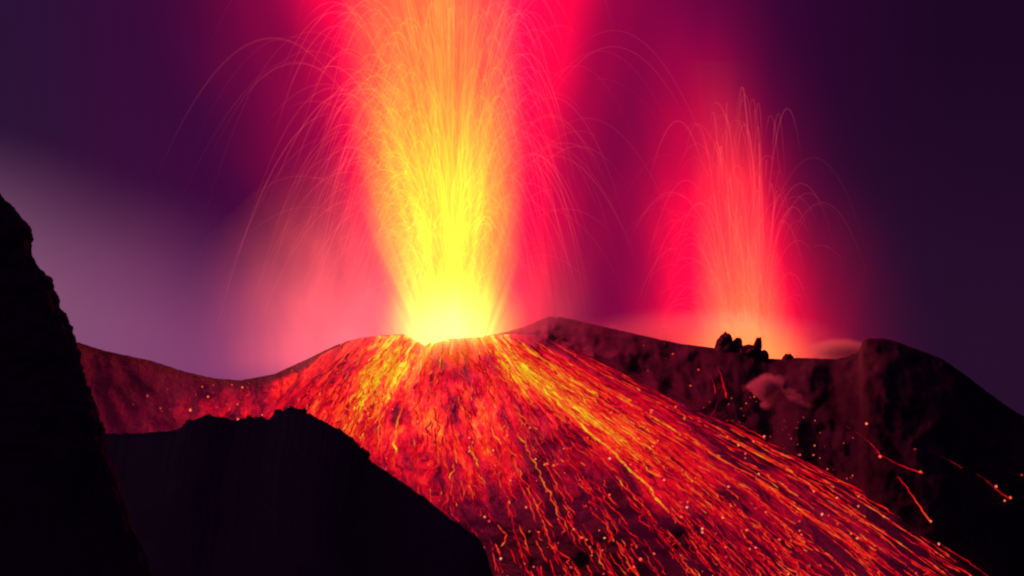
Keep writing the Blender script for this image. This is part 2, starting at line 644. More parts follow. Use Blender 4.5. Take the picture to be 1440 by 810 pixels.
M_lava = lava_sheet_material()
avals = np.linspace(-0.05, 1.05, 300)
vvals = np.concatenate([np.arange(0, 30, 1.5), np.arange(30, 345, 2.6), np.linspace(350, 520, 20)])
verts, uvs, hts = [], [], []
for t in vvals:
    for a in avals:
        # start every line at the rim
        v = 472 + t
        u = flow_u(a, v)
        vc = float(crest_v(u))
        v = max(v, vc + 0.6)
        lift = 0.7 * min(1.0, (v - vc) / 6.0)
        verts.append(SP(u, v, lift))
        spread = 620.0
        uvs.append((a * spread + 0.25 * (u - 650), v, a))
        h = env(a, v)
        h -= 0.30 * holes(u + 11 * fbm(u * .07, v * .05, 1, 3), v + 9 * fbm(u * .07, v * .05, 7, 3)) * min(1, h * 2)
        edge = min(1.0, max(0.0, (1.05 - a) / 0.09))
        h -= 0.17 * min(1.0, max(0.0, (v - 600) / 140.0)) * (1.0 if a < .6 else .75)
        h *= edge
        if a > .82:
            h -= (a - .82) * 3.0 * max(0.0, 0.25 + fbm(a * 22, v * 0.010, 6.0, 3)) * min(1.0, h * 3)
        hts.append(max(h, 0.0))
sheet = mesh_obj('lava_flow', verts, grid_faces(len(vvals), len(avals)), M_lava, uv=uvs, heat=hts)
tag(sheet, 'fan of glowing red and orange lava spreading down the cone below the left vent', 'lava', kind='stuff')


# ------------------------------------------------------------------ individual lava streams, half-round ropes lying on the slope
def rope(name, pts, rad, cols, sides=6, edge=1.0):
    """pts Nx3, rad N, cols Nx4"""
    pts = np.asarray(pts, float)
    n = len(pts)
    t = np.gradient(pts, axis=0)
    t /= np.linalg.norm(t, axis=1)[:, None] + 1e-9
    up = np.array([0.0, -1.0, 0.0])
    s = np.cross(t, up)
    sl = np.linalg.norm(s, axis=1)[:, None]
    s = np.where(sl > 1e-3, s / (sl + 1e-9), np.array([1.0, 0, 0]))
    b = np.cross(s, t)
    ang = np.linspace(0, 2 * np.pi, sides, endpoint=False)
    ring = pts[:, None, :] + rad[:, None, None] * (np.cos(ang)[None, :, None] * s[:, None, :] + np.sin(ang)[None, :, None] * b[:, None, :])
    vs = ring.reshape(-1, 3)
    i = np.arange(n - 1)[:, None] * sides
    j = np.arange(sides)[None, :]
    j2 = (j + 1) % sides
    f = np.stack([i + j, i + j2, i + sides + j2, i + sides + j], -1).reshape(-1, 4)
    cl = np.repeat(cols[:, None, :], sides, axis=1)
    cl = cl * (edge + (1 - edge) * np.abs(np.sin(ang)))[None, :, None]
    return vs, f, cl.reshape(-1, cl.shape[-1])


def lava_path(a, v0, v1, wob, seed, step=3.0):
    pts, uvl = [], []
    v = v0
    i = 0
    while v <= v1:
        f = (v - v0) / max(v1 - v0, 1)
        uw = wob * (noise.noise(Vector((v * 0.03, seed * 3.3, 0))) + 0.55 * noise.noise(Vector((v * 0.10, seed * 3.3, 4))) + 0.22 * noise.noise(Vector((v * 0.3, seed * 3.3, 8))))
        u = flow_u(a, v) + uw * min(1.0, (v - v0) / 25 + 0.25)
        vv_ = max(v + 0.4 * uw * 0.3, float(crest_v(u)) + 1.2)
        pts.append(SP(u, vv_, 0.9))
        uvl.append((u, vv_))
        # steps follow arc length
        du = abs(flow_u(a, v + 1) - flow_u(a, v))
        v += step / math.hypot(1, du)
        i += 1
    return pts, uvl


def stream(a, v0, v1, width, hot, wob, seed, name='lava_stream'):
    pts, uvl = lava_path(a, v0, v1, wob, seed)
    if len(pts) < 5:
        return None
    n = len(pts)
    f = np.linspace(0, 1, n)
    rad = width * K * 720 * 0.5 * (np.minimum(1, f * 6 + 0.25)) * np.minimum(1, (1 - f) * 4 + 0.25)
    wn = np.array([noise.noise(Vector((q[1] * 0.09, seed, 1))) for q in uvl])
    wb_ = np.array([noise.noise(Vector((q[1] * 0.35, seed, 6))) for q in uvl])
    rad = rad * np.clip(1 + 0.8 * wn + 0.9 * wb_, 0.25, 2.4)
    hn = np.array([fbm(q[1] * 0.08, seed * 2.1, 2, 3) for q in uvl])
    h = hot + 0.24 * hn - 0.08 * f
    h = h * np.minimum(1, 0.55 + 0.45 * np.minimum(1, f * 8)) * np.minimum(1, 0.6 + (1 - f) * 3)
    vs, fc, cl = rope('s', pts, rad, heat_rgb(np.clip(h, 0, 1)), edge=0.35)
    return mesh_obj(name, vs, fc, M_glow, col=cl)


# named ones first
for (a, v0, v1, w, hot, wob, sd, lb) in [
    (.665, 484, 745, 3.6, .93, 7, 11, 'longest yellow orange lava stream, running from the vent down the right middle of the fan'),
    (.70, 492, 640, 4.2, .90, 9, 12, 'broad yellow lava stream just right of the longest one'),
    (.60, 486, 580, 3.6, .90, 6, 13, 'short yellow lava stream hugging the right side of the crusted patch under the vent'),
    (.165, 480, 600, 4.4, .92, 6, 14, 'broad yellow orange lava stream ending behind the dark ridge on the left'),
    (.125, 480, 585, 3.6, .86, 8, 15, 'orange lava stream at the left side of the broad yellow one'),
    (.27, 540, 668, 3.2, .82, 7, 16, 'forked orange lava stream dropping straight to the dark ridge'),
    (.80, 478, 530, 4.6, .86, 5, 17, 'short bright yellow lava tongue on the upper right of the fan'),
    (.88, 520, 812, 2.6, .74, 6, 18, 'long straight orange red lava stream near the right edge of the fan'),
    (.955, 560, 815, 2.2, .70, 6, 19, 'outermost long red lava stream along the right edge of the fan'),
    (.53, 600, 760, 2.2, .76, 10, 20, 'winding orange lava stream in the lower middle of the fan'),
]:
    o = stream(a, v0, v1, w, hot, wob, sd)
    tag(o, lb, 'lava stream', 'lava streams running down the cone')

ZONES = [(-.02, .10, 'thin reddish lava streak among many on the left flank of the fan', 'thin lava streaks on the left flank of the fan', 22),
         (.10, .24, 'thin orange lava streak among many beside the broad yellow left stream', 'thin lava streaks beside the broad left stream', 34),
         (.24, .60, 'thin red orange lava streak among many falling down the middle of the fan', 'thin lava streaks down the middle of the fan', 100),
         (.60, .76, 'thin orange lava streak among many beside the longest yellow stream', 'thin lava streaks beside the longest stream', 48),
         (.76, 1.0, 'thin slanting red lava streak among many on the right side of the fan', 'thin lava streaks on the right side of the fan', 86)]
random.seed(21)
BRAIDS = [(random.uniform(0, 1.0), random.uniform(.004, .012)) for _ in range(52)]


def braid(a0, a1):
    c = [b for b in BRAIDS if a0 <= b[0] <= a1]
    if not c or random.random() < 0.22:
        return random.uniform(a0, a1)
    b = random.choice(c)
    return random.gauss(b[0], b[1])


sd = 100
for (a0, a1, lb, gp, cnt) in ZONES:
    for _ in range(cnt):
        sd += 1
        a = braid(a0, a1)
        v0 = 474 + 330 * random.random() ** 1.05
        L = random.uniform(14, 55) if a < .6 else random.uniform(16, 80)
        L *= (1.35 if v0 > 600 else 1.0)
        v1 = min(v0 + L, 840)
        e = env(a, (v0 + v1) / 2)
        hot = min(0.95, e + random.uniform(-0.02, 0.26))
        if v0 > 600:
            hot = max(hot, random.uniform(.42, .72))
        w = random.uniform(0.9, 2.4) * (1.35 if e > .65 else 1)
        o = stream(a, v0, v1, w, hot, random.uniform(4, 15), sd)
        if o:
            tag(o, lb, 'lava stream', gp)


# the finest rivulets between them, past counting
acc_v, acc_f, acc_c, off = [], [], [], 0
for i in range(1500):
    a = braid(0.0, 1.09)
    if random.random() < 0.3:
        a = random.choice([random.gauss(.15, .04), random.gauss(.68, .05)])
    v0 = 476 + 350 * random.random() ** 0.9
    L = random.uniform(6, 38) * (1.5 if a > .6 else 1.0)
    e = env(a, v0 + L * .4)
    u0 = flow_u(a, v0 + L * .4)
    if a > 0.92 and random.random() < (a - 0.92) * 6:
        continue
    e -= 0.22 * holes(u0, v0 + L * .4)
    patch = fbm(u0 * .012, v0 * .012, 3.0, 3)
    hot = e + random.uniform(-0.12, 0.24) + 0.24 * patch
    if v0 > 590:
        hot = max(hot, random.uniform(.26, .62) + .12 * patch)
    pts, uvl = lava_path(a, v0, min(v0 + L, 836), random.uniform(4, 20), 1000 + i, 2.2)
    n = len(pts)
    if n < 4 or hot < 0.25:
        continue
    f = np.linspace(0, 1, n)
    rad = random.uniform(1.0, 2.5) * K * 360 * np.minimum(1, f * 5 + .2) * np.minimum(1, (1 - f) * 4 + .2)
    rad = rad * np.clip(1 + 1.1 * np.array([noise.noise(Vector((q[1] * 0.4, i * .7, 6))) for q in uvl]), 0.3, 2.2)
    h = hot + 0.2 * np.array([fbm(q[1] * 0.13, i * 1.7, 2, 2) for q in uvl])
    head = 1 / (1 + np.exp(-(f - 0.86) * 40)) * (i % 3 == 0)
    h = h * np.minimum(1, 0.6 + (1 - f) * 2.5 + head) + 0.22 * head
    rad = rad * (1 + 0.9 * head)
    vs_, fc, cl = rope('r', pts, rad, heat_rgb(np.clip(h, 0, .93)), edge=0.35)
    acc_v.append(vs_)
    acc_f.append(fc + off)
    acc_c.append(cl)
    off += len(vs_)
riv = mesh_obj('lava_rivulets', np.concatenate(acc_v), np.concatenate(acc_f), M_glow, col=np.concatenate(acc_c))
tag(riv, 'countless fine lava rivulets webbing the whole fan between the larger streams', 'lava', kind='stuff')


# isolated streams on the dark right flank, traced one by one
def traced(pts_uv, w, hot, seed, label, group='lone lava trickles on the dark right flank'):
    q = np.array(pts_uv, float)
    d = np.concatenate([[0], np.cumsum(np.hypot(*np.diff(q, axis=0).T))])
    n = max(6, int(d[-1] / 3))
    s = np.linspace(0, d[-1], n)
    u = np.interp(s, d, q[:, 0]) + np.array([1.4 * noise.noise(Vector((x * .12, seed, 0))) for x in s])
    v = np.interp(s, d, q[:, 1]) + np.array([1.4 * noise.noise(Vector((x * .12, seed, 9))) for x in s])
    pts = [SP(a_, b_, 0.8) for a_, b_ in zip(u, v)]
    f = np.linspace(0, 1, n)
    rad = w * K * 720 * 0.5 * (0.5 + 0.5 * f) * (1 + 0.4 * np.array([noise.noise(Vector((x * .2, seed, 3))) for x in s]))
    rad[-1] *= 0.3
    rad[0] *= 0.3
    h = hot - 0.28 * (1 - f) + 0.16 * np.array([fbm(x * .12, seed, 5, 3) for x in s])
    vs, fc, cl = rope('t', pts, rad, heat_rgb(np.clip(h, 0, 1)), edge=0.3)
    o = mesh_obj('lava_stream', vs, fc, M_glow, col=cl)
    return tag(o, label, 'lava stream', group)


traced([(1260, 672), (1270, 681), (1285, 703), (1300, 725), (1309, 737)], 2.6, .72, 1, 'short bright orange lava trickle standing alone on the dark right flank')
traced([(1372, 668), (1385, 676), (1400, 690), (1418, 703)], 1.8, .52, 2, 'dull red lava trickle at the far right ending in two bright clots')
traced([(1188, 600), (1205, 611), (1225, 626), (1238, 643)], 1.8, .46, 3, 'dull red trickle high on the right flank below the steam')
traced([(1228, 636), (1244, 645), (1262, 655), (1298, 668)], 2.0, .56, 4, 'red trickle with bright lumps in the middle of the right flank')
traced([(1320, 643), (1336, 650), (1352, 660)], 1.6, .42, 5, 'faint short red streak between the two far right trickles')
traced([(1020, 590), (1040, 600), (1060, 610), (1076, 620)], 1.8, .56, 6, 'short red streak just above the right edge of the fan')
traced([(1008, 516), (1014, 530), (1018, 548), (1022, 562)], 3.0, .58, 7, 'vertical red lava patch below the domed rock stump')
traced([(998, 528), (1003, 540), (1006, 556)], 2.4, .52, 8, 'narrow red lava patch left of the one below the domed stump')
traced([(1012, 560), (1006, 575), (1000, 588)], 1.6, .46, 9, 'thin red thread hanging under the vertical red patch')
traced([(1165, 640), (1176, 645), (1180, 660), (1181, 676)], 1.5, .32, 10, 'very faint dark red hook shaped trickle beyond the fan edge')
traced([(178, 560), (173, 572), (171, 584)], 2.4, .44, 11, 'faint upright red glow on the far left shoulder', 'faint lava glows on the left shoulder')
traced([(262, 560), (266, 570), (270, 582)], 3.0, .46, 12, 'small red glow just left of the broad ridge rock', 'faint lava glows on the left shoulder')
traced([(341, 545), (344, 556), (342, 570)], 2.4, .50, 13, 'upright red glow above the notch in the dark ridge', 'faint lava glows on the left shoulder')


# ------------------------------------------------------------------ incandescent bombs resting on the slope
def bomb_mesh(seed):
    import bmesh
    bm = bmesh.new()
    bmesh.ops.create_icosphere(bm, subdivisions=1, radius=1.0)
    for v in bm.verts:
        v.co *= 1 + 0.35 * noise.noise(v.co * 1.5 + Vector((seed * 5.0, 0, 0)))
    me = bpy.data.meshes.new('lava_bomb')
    bm.to_mesh(me)
    bm.free()
    return me


def bomb_mat(name, c):
    m, nt, out = new_mat(name)
    em = nt.nodes.new('ShaderNodeEmission')
    tc = nt.nodes.new('ShaderNodeTexCoord')
    n = noise_node(nt, tc.outputs['Object'], 1.6, 2.0, 0.5).ramp(0.25, 0.6) * 0.7 + 0.5
    em.inputs['Color'].default_value = (*c, 1)
    nt.links.new(n.k, em.inputs['Strength'])
    nt.links.new(em.outputs[0], out.inputs['Surface'])
    m.cycles.emission_sampling = 'NONE'
    return m


BM = []
for i, c in enumerate([(1.15, 0.20, 0.09), (1.1, 0.11, 0.05), (0.75, 0.035, 0.035), (0.45, 0.012, 0.03), (1.1, 0.33, 0.16)]):
    mat = bomb_mat('hot_bomb', c)
    for k in range(2):
        me = bomb_mesh(i * 2 + k)
        me.materials.append(mat)
        BM.append((i, me))


def bomb(u, v, r, kind, label, group):
    me = random.choice([m for k, m in BM if k == kind])
    o = bpy.data.objects.new('lava_bomb', me)
    o.location = SP(u, v, 0.9)
    rr = r * K * 720
    o.scale = (rr * random.uniform(.8, 1.2), rr, rr * random.uniform(.8, 1.3))
    o.rotation_euler = (random.uniform(0, 6), random.uniform(0, 6), random.uniform(0, 6))
    COL.objects.link(o)
    return tag(o, label, 'lava bomb', group)


for (u, v, r, k, lb) in [
    (1218, 598, 1.9, 0, 'pink glowing bomb alone on the upper right flank'),
    (1400, 686, 2.2, 0, 'left one of the pair of bright bombs at the far right'),
    (1420, 702, 2.4, 1, 'right one of the pair of bright bombs at the far right'),
    (1412, 706, 2.0, 0, 'small bomb tucked between the pair of bright bombs at the far right'),
    (1436, 670, 1.5, 2, 'dull bomb beside the right border above the bright pair'),
    (1286, 634, 1.5, 3, 'dim bomb in the middle of the dark right flank'),
    (1237, 644, 2.2, 1, 'orange bomb where the middle trickle of the right flank begins'),
    (1294, 666, 1.9, 1, 'orange bomb at the lower end of the middle right trickle'),
    (1308, 735, 1.9, 0, 'bomb at the lower tip of the lone bright trickle'),
    (1074, 616, 1.9, 0, 'topmost of the three pink bombs right above the fan edge'),
    (1077, 630, 1.7, 0, 'middle one of the three pink bombs right above the fan edge'),
    (1059, 623, 1.7, 1, 'leftmost of the three pink bombs right above the fan edge'),
    (1207, 714, 2.0, 0, 'bright bomb on the outer edge of the fan low on the right'),
    (946, 500, 2.0, 2, 'lone dull pink bomb on the dark rim slope right of the summit'),
    (982, 522, 1.8, 2, 'dull pink bomb above the red patches under the domed stump'),
    (1120, 604, 1.4, 3, 'dim bomb under the steam wisp'),
    (208, 559, 1.8, 2, 'lone pale bomb in the dark part of the left shoulder'),
    (268, 579, 2.6, 0, 'biggest bright bomb on the left shoulder above the broad ridge rock'),
    (293, 560, 1.8, 1, 'bright bomb up and right of the biggest one on the left shoulder'),
    (341, 547, 2.0, 1, 'topmost bright bomb on the left shoulder above the ridge notch'),
    (335, 592, 2.2, 0, 'bomb glowing right at the dark ridge edge in its notch'),
    (411, 523, 1.6, 2, 'dull bomb just under the left skyline'),
]:
    bomb(u, v, r, k, lb, 'glowing lava bombs picked out on the flanks')


def scatter(n, fu, label, group, sizes, kinds):
    c = 0
    while c < n:
        u, v = fu()
        if v < crest_v(u) + 3 or v > 830:
            continue
        bomb(u, v, random.uniform(*sizes), random.choice(kinds), label, group)
        c += 1


def fan_pt():
    a = random.choice([random.uniform(.2, 1.02), random.uniform(.45, 1.0)])
    v = 560 + 265 * random.random() ** 0.8
    return flow_u(a, v) + random.uniform(-4, 4), v


def left_pt():
    return random.gauss(330, 62), random.uniform(540, 602)


def right_pt():
    u = random.uniform(900, 1200)
    lo = float(np.interp(u, [820, 962, 1058, 1172, 1268], [500, 570, 620, 680, 740]))
    return u, lo - abs(random.gauss(0, 42))


scatter(175, fan_pt, 'small glowing bomb among many strewn over the lower lava fan', 'small bombs strewn over the lower fan', (0.8, 2.3), [0, 1, 1, 1, 2, 2, 4])
scatter(50, left_pt, 'small red glowing bomb among many on the left shoulder behind the dark ridge', 'small bombs on the left shoulder', (0.6, 1.6), [1, 2, 2, 3, 3])
scatter(52, right_pt, 'small dull red bomb among many scattered just outside the right edge of the fan', 'small bombs outside the right edge of the fan', (0.6, 1.4), [2, 2, 3, 3, 1])


# left shoulder embers: a thin mottled glowing patch of rubble
def embers(u0, u1, v0, v1, heatf, name, label):
    uu = np.arange(u0, u1, 3.0)
    vv_ = np.arange(v0, v1, 2.5)
    vs, uvs, hs = [], [], []
    for v in vv_:
        for u in uu:
            vc = float(crest_v(u))
            q = max(v, vc + 1.5)
            vs.append(SP(u, q, 0.6))
            uvs.append((u * 1.0, q, 0))
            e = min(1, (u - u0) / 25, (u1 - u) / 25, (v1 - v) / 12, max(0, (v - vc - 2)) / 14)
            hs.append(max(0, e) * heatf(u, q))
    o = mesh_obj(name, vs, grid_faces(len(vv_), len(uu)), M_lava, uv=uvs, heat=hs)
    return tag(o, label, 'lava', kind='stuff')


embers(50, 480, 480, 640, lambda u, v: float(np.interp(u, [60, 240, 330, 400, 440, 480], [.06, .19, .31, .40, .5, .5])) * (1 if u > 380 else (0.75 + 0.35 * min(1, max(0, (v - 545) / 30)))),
       'ember_field', 'mottled red embers over the left shoulder behind the dark ridge')


# ------------------------------------------------------------------ glowing spray and halos of fountain light
def lathe(name, rings, mat, squash=1.0, parent=None, seg=40, loc=None, dx=None):
    vs, fc = [], []
    for i, (z, r) in enumerate(rings):
        for j in range(seg):
            th = 2 * math.pi * j / seg
            o_ = dx[i] if dx else 0.0
            vs.append((o_ + r * math.cos(th), r * squash * math.sin(th), z))
    for i in range(len(rings) - 1):
        for j in range(seg):
            j2 = (j + 1) % seg
            fc.append([i * seg + j, i * seg + j2, (i + 1) * seg + j2, (i + 1) * seg + j])
    fc.append(list(range(seg))[::-1])
    fc.append([(len(rings) - 1) * seg + j for j in range(seg)])
    o = mesh_obj(name, vs, fc, mat, parent, smooth=False)
    if loc is not None:
        o.location = loc
    return o


def vol_mat(name, build, step=1.0):
    m, nt, out = new_mat(name)
    tc = nt.nodes.new('ShaderNodeTexCoord')
    x, y, z = xyz(nt, tc.outputs['Object'])
    col, absorb = build(nt, x, y, z)
    em = nt.nodes.new('ShaderNodeEmission')
    nt.links.new(col, em.inputs['Color'])
    em.inputs['Strength'].default_value = 1.0
    last = em.outputs[0]
    if absorb is not None:
        ab = nt.nodes.new('ShaderNodeVolumeAbsorption')
        ab.inputs['Color'].default_value = (0, 0, 0, 1)
        nt.links.new(absorb.k, ab.inputs['Density'])
        ad = nt.nodes.new('ShaderNodeAddShader')
        nt.links.new(last, ad.inputs[0])
        nt.links.new(ab.outputs[0], ad.inputs[1])
        last = ad.outputs[0]
    nt.links.new(last, out.inputs['Volume'])
    m.cycles.emission_sampling = 'NONE'
    m.cycles.volume_step_rate = step
    m.cycles.volume_sampling = 'DISTANCE'
    return m


def gauss(d2, w):
    """compact bell of d2 = squared distance, reaching 0 at w"""
    return (1.0 - d2 / (w * w)).pos()


def jet_build(nt, x, y, z):
    zz = z.pos()
    lean = zz * -0.07 + 0.5
    xx = x - lean
    # half width of the orange column
    w = 14.0 + (1.0 - (zz * -0.045).exp()) * 18.0
    r2 = (xx * xx + y * y * 2.2)
    q = (r2 / (w * w))
    n = noise_node(nt, vec(nt, xx / (zz + 26.0) * 60.0, y / (zz + 26.0) * 14.0, zz * 0.035), 0.32, 3.0, 0.6)
    n2 = noise_node(nt, vec(nt, xx * 0.10, y * 0.04, zz * 0.05 + 3.0), 1.0, 3.0, 0.55)
    st = (n - 0.5) * 2.6 + (n2 - 0.5) * 1.2 + 1.0
    st = st.pos()
    f = (1.0 - q).pos() ** 1.3
    w2 = 10.0 + (1.0 - (zz * -0.046).exp()) * 20.0
    f2 = (1.0 - r2 / (w2 * w2)).pos() ** 1.1
    top = 1.0 - zz.ramp(95.0, 165.0)
    hot = 1.0 - zz.ramp(12.0, 98.0)
    base = (zz * -0.10).exp()
    # wide veil of falling spray, mostly down wind on the left
    xv = x + 30.0 + zz * 0.05
    yv = y - 10.0
    veil = gauss(xv * xv + yv * yv * 1.8 + zz * zz * 0.25, 66.0)
    veil = veil * veil * veil * (1.0 - zz.ramp(-8.0, 72.0)) * z.ramp(-20.0, -4.0)
    xr = x - 22.0
    veil2 = gauss(xr * xr + y * y * 1.6, 32.0)
    veil2 = veil2 * veil2 * (1.0 - zz.ramp(2.0, 44.0))
    bs = gauss(x * x + y * y * 1.2 + (z - 3.0) * (z - 3.0) * 0.9, 30.0)
    bs = bs * bs * bs
    vs_ = (n2 - 0.5) * 1.4 + 1.0
    Rr = (f * 0.075 + f2 * 0.10 + bs * 0.15) * st * top + (veil * 0.030 + veil2 * 0.012) * vs_
    Gg = (f * 0.0100 * (1.0 + hot * 0.5) + f2 * 0.0380 * hot + f2 * base * 0.025 + bs * 0.075) * st * top + (veil * 0.0036 + veil2 * 0.0016) * vs_
    Bb = (f * 0.0005 + f2 * base * 0.001 + bs * bs * 0.016) * st * top + (veil * 0.0030 + veil2 * 0.001) * vs_
    ab = f * 0.030 * top + veil * 0.003
    return rgb(nt, Rr, Gg, Bb), ab


def jet2_build(nt, x, y, z):
    zz = z.pos()
    xx = x + zz * 0.10 - 0.5
    w = 20.0 - zz.ramp(0.0, 60.0) * 5.0
    r2 = xx * xx + y * y * 1.5
    n = noise_node(nt, vec(nt, xx / (zz + 40.0) * 60.0, y / (zz + 40.0) * 16.0, zz * 0.03), 0.30, 3.0, 0.6)
    st = ((n - 0.5) * 2.4 + 1.0).pos()
    f = (1.0 - r2 / (w * w)).pos() ** 1.4
    fall = (zz * -0.018).exp() * (1.0 - zz.ramp(30.0, 104.0))
    hot = (zz * -0.045).exp()
    bs = gauss(x * x * 0.30 + y * y * 0.6 + z * z * 1.2, 17.0)
    bs = bs * bs
    Rr = (f * 0.075 * fall) * st + bs * 0.055
    Gg = (f * 0.0150 * hot + f * 0.0040 * fall) * st + bs * 0.0135
    Bb = (f * 0.0026 * fall) * st + bs * 0.0030
    return rgb(nt, Rr, Gg, Bb), f * 0.03 * fall + bs * 0.02


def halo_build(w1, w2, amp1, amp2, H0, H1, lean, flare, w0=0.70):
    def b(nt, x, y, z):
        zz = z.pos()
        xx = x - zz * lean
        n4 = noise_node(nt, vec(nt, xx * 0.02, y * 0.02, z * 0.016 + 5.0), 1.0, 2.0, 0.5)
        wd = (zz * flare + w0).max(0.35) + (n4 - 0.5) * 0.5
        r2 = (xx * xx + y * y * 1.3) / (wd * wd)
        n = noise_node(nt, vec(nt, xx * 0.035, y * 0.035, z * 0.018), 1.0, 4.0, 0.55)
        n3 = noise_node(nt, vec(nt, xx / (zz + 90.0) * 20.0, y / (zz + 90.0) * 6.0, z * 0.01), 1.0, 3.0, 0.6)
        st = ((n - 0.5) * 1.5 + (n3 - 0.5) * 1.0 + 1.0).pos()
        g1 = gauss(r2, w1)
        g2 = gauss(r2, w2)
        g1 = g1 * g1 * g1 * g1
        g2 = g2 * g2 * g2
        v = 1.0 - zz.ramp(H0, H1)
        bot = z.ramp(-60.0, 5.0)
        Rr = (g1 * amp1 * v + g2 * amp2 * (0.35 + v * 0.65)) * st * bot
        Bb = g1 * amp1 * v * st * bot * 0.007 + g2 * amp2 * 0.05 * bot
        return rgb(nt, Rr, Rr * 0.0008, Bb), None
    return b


# main fountain
fountain = empty('lava_fountain', VENT)
tag(fountain, 'tall yellow and orange lava fountain shooting out of the left vent', 'lava fountain')
jet = lathe('spray_column', [(-20, 44), (-12, 82), (0, 84), (18, 80), (36, 68), (55, 50), (70, 38), (100, 36), (140, 38), (168, 38)],
            vol_mat('incandescent_spray', jet_build, 0.5), 0.72, fountain,
            dx=[-24, -16, -15, -14, -13, -11, -8, -8, -10, -12])
# second fountain
fountain2 = empty('lava_fountain', VENT2)
tag(fountain2, 'smaller red lava fountain rising behind the rock spires on the right', 'lava fountain')
jet2 = lathe('spray_column', [(-4, 34), (8, 34), (20, 24), (50, 19), (104, 17)], vol_mat('incandescent_spray', jet2_build, 0.5), 0.8, fountain2,
             dx=[0, 0, -1, -4, -9])

# halo of fountain light put in as volume emission behind each fountain
halo1 = lathe('light_halo', [(-40, 90), (0, 100), (60, 125), (120, 150), (190, 165), (230, 150)],
             vol_mat('halo_emission', halo_build(70.0, 118.0, 0.085, 0.0075, 130, 280, -0.03, 0.0030), 1.0), 0.8,
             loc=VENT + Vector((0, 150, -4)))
tag(halo1, 'crimson halo of fountain light, drawn as an emissive cloud behind the tall left fountain', 'gas cloud', kind='stuff')
halo2 = lathe('light_halo', [(-30, 72), (0, 86), (60, 90), (140, 92), (180, 70)],
             vol_mat('halo_emission', halo_build(56.0, 84.0, 0.050, 0.0066, 0, 140, -0.10, -0.0032, 1.0), 1.0), 0.8,
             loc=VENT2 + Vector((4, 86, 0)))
tag(halo2, 'crimson halo of fountain light, drawn as an emissive cloud behind the smaller right fountain', 'gas cloud', kind='stuff')


# ------------------------------------------------------------------ exposure trails of flying lava bombs, built as glowing strands
def jet_local(x, z):
    """how deep inside the column a point lies, and how hot the core is there"""
    zp = np.maximum(z, 0)
    w = 14 + (1 - np.exp(-0.04 * zp)) * 16
    q = np.clip(1 - ((x + 0.07 * z) / w) ** 2, 0, 1)
    w2 = 9 + (1 - np.exp(-0.036 * zp)) * 17
    q2 = np.clip(1 - ((x + 0.07 * z) / w2) ** 2, 0, 1) * (1 - np.clip((z - 10) / 85, 0, 1))
    return q, q2


def strand(vz, vx, vy, x0, y0, cut, rad, amp, cool, small=False):
    gacc = 9.81
    T = 2 * vz / gacc
    n = 36
    t = np.linspace(cut[0], cut[1], n) * T
    x = x0 + vx * t - 1.8 * (t / T) ** 2
    y = y0 + vy * t
    z = vz * t - 0.5 * gacc * t * t
    q, q2 = jet_local(x, z)
    f = t / T
    if small:
        q, q2 = np.clip(1 - (np.abs(x + 0.1 * z) / 15), 0, 1) * np.exp(-np.maximum(z, 0) * .03), q2 * 0
    temp = np.exp(-cool * np.maximum(f - 0.35, 0))
    ends = np.minimum(1, np.linspace(0, 1, n) * 5) * np.minimum(1, (1 - np.linspace(0, 1, n)) * 4)
    k = amp * temp * ends
    r = k * (0.55 + 0.6 * q)
    g = k * (0.050 + 0.18 * q * temp + 0.34 * q2)
    b = k * 0.045 * (1 - 0.9 * np.clip(q * 2, 0, 1))
    cols = np.stack([r, g, b, np.ones(n)], -1)
    rr = 1.5 * rad * (0.5 + 0.5 * np.sin(np.pi * np.linspace(0.08, 0.97, n)))
    return rope('a', np.stack([x, y, z], -1), rr, cols, sides=4)


def strand_set(parent, specs, keep, arc_name, rest_name):
    specs = sorted(specs, key=lambda s: -s[0])
    acc_v, acc_f, acc_c, off = [], [], [], 0
    for i, (imp, args) in enumerate(specs):
        vs, fc, cl = strand(*args)
        if i < keep:
            mesh_obj(arc_name, vs, fc, M_trail, parent, col=cl)
        else:
            acc_v.append(vs)
            acc_f.append(fc + off)
            acc_c.append(cl)
            off += len(vs)
    o = mesh_obj(rest_name, np.concatenate(acc_v), np.concatenate(acc_f), M_trail, parent, col=np.concatenate(acc_c))
    o['kind'] = 'stuff'


specs = []
for i in range(1500):
    kind = random.random()
    th = random.uniform(0, 2 * math.pi)
    if kind < 0.30:                       # inside the column
        H = random.uniform(45, 170)
        vh = abs(random.gauss(0, 4.6))
        amp, rad = random.uniform(0.10, 0.38), random.uniform(0.10, 0.30)
        cut = (random.uniform(0.05, 0.35), random.uniform(0.5, 0.8))
    elif kind < 0.62:                     # crown of short arcs along the edge of the column
        H = random.uniform(35, 115)
        vh = random.uniform(4.0, 7.2)
        amp, rad = random.uniform(0.3, 0.9), random.uniform(0.07, 0.16)
        cut = (random.uniform(0.25, 0.42), random.uniform(0.58, 0.85))
    elif kind < 0.90:                     # falling veil
        H = random.uniform(14, 85)
        vh = random.uniform(3.0, 9.5)
        amp, rad = random.uniform(0.2, 0.65), random.uniform(0.07, 0.15)
        cut = (random.uniform(0.05, 0.5), random.uniform(0.85, 1.04))
    else:                                 # long thin outliers
        H = random.uniform(25, 105)
        vh = random.uniform(8, 14)
        amp, rad = random.uniform(0.08, 0.28), random.uniform(0.07, 0.14)
        cut = (random.uniform(0.05, 0.4), random.uniform(0.62, 0.95))
    vz = math.sqrt(2 * 9.81 * H)
    vx = vh * math.cos(th) * 1.0 - 1.2
    vy = vh * math.sin(th) * 0.6
    specs.append((rad * H * amp, (vz, vx, vy, random.uniform(-5, 5), random.uniform(-4, 4), cut, rad, amp, random.uniform(0.4, 2.0))))
strand_set(fountain, specs, 99, 'lava_trail', 'lava_trails')

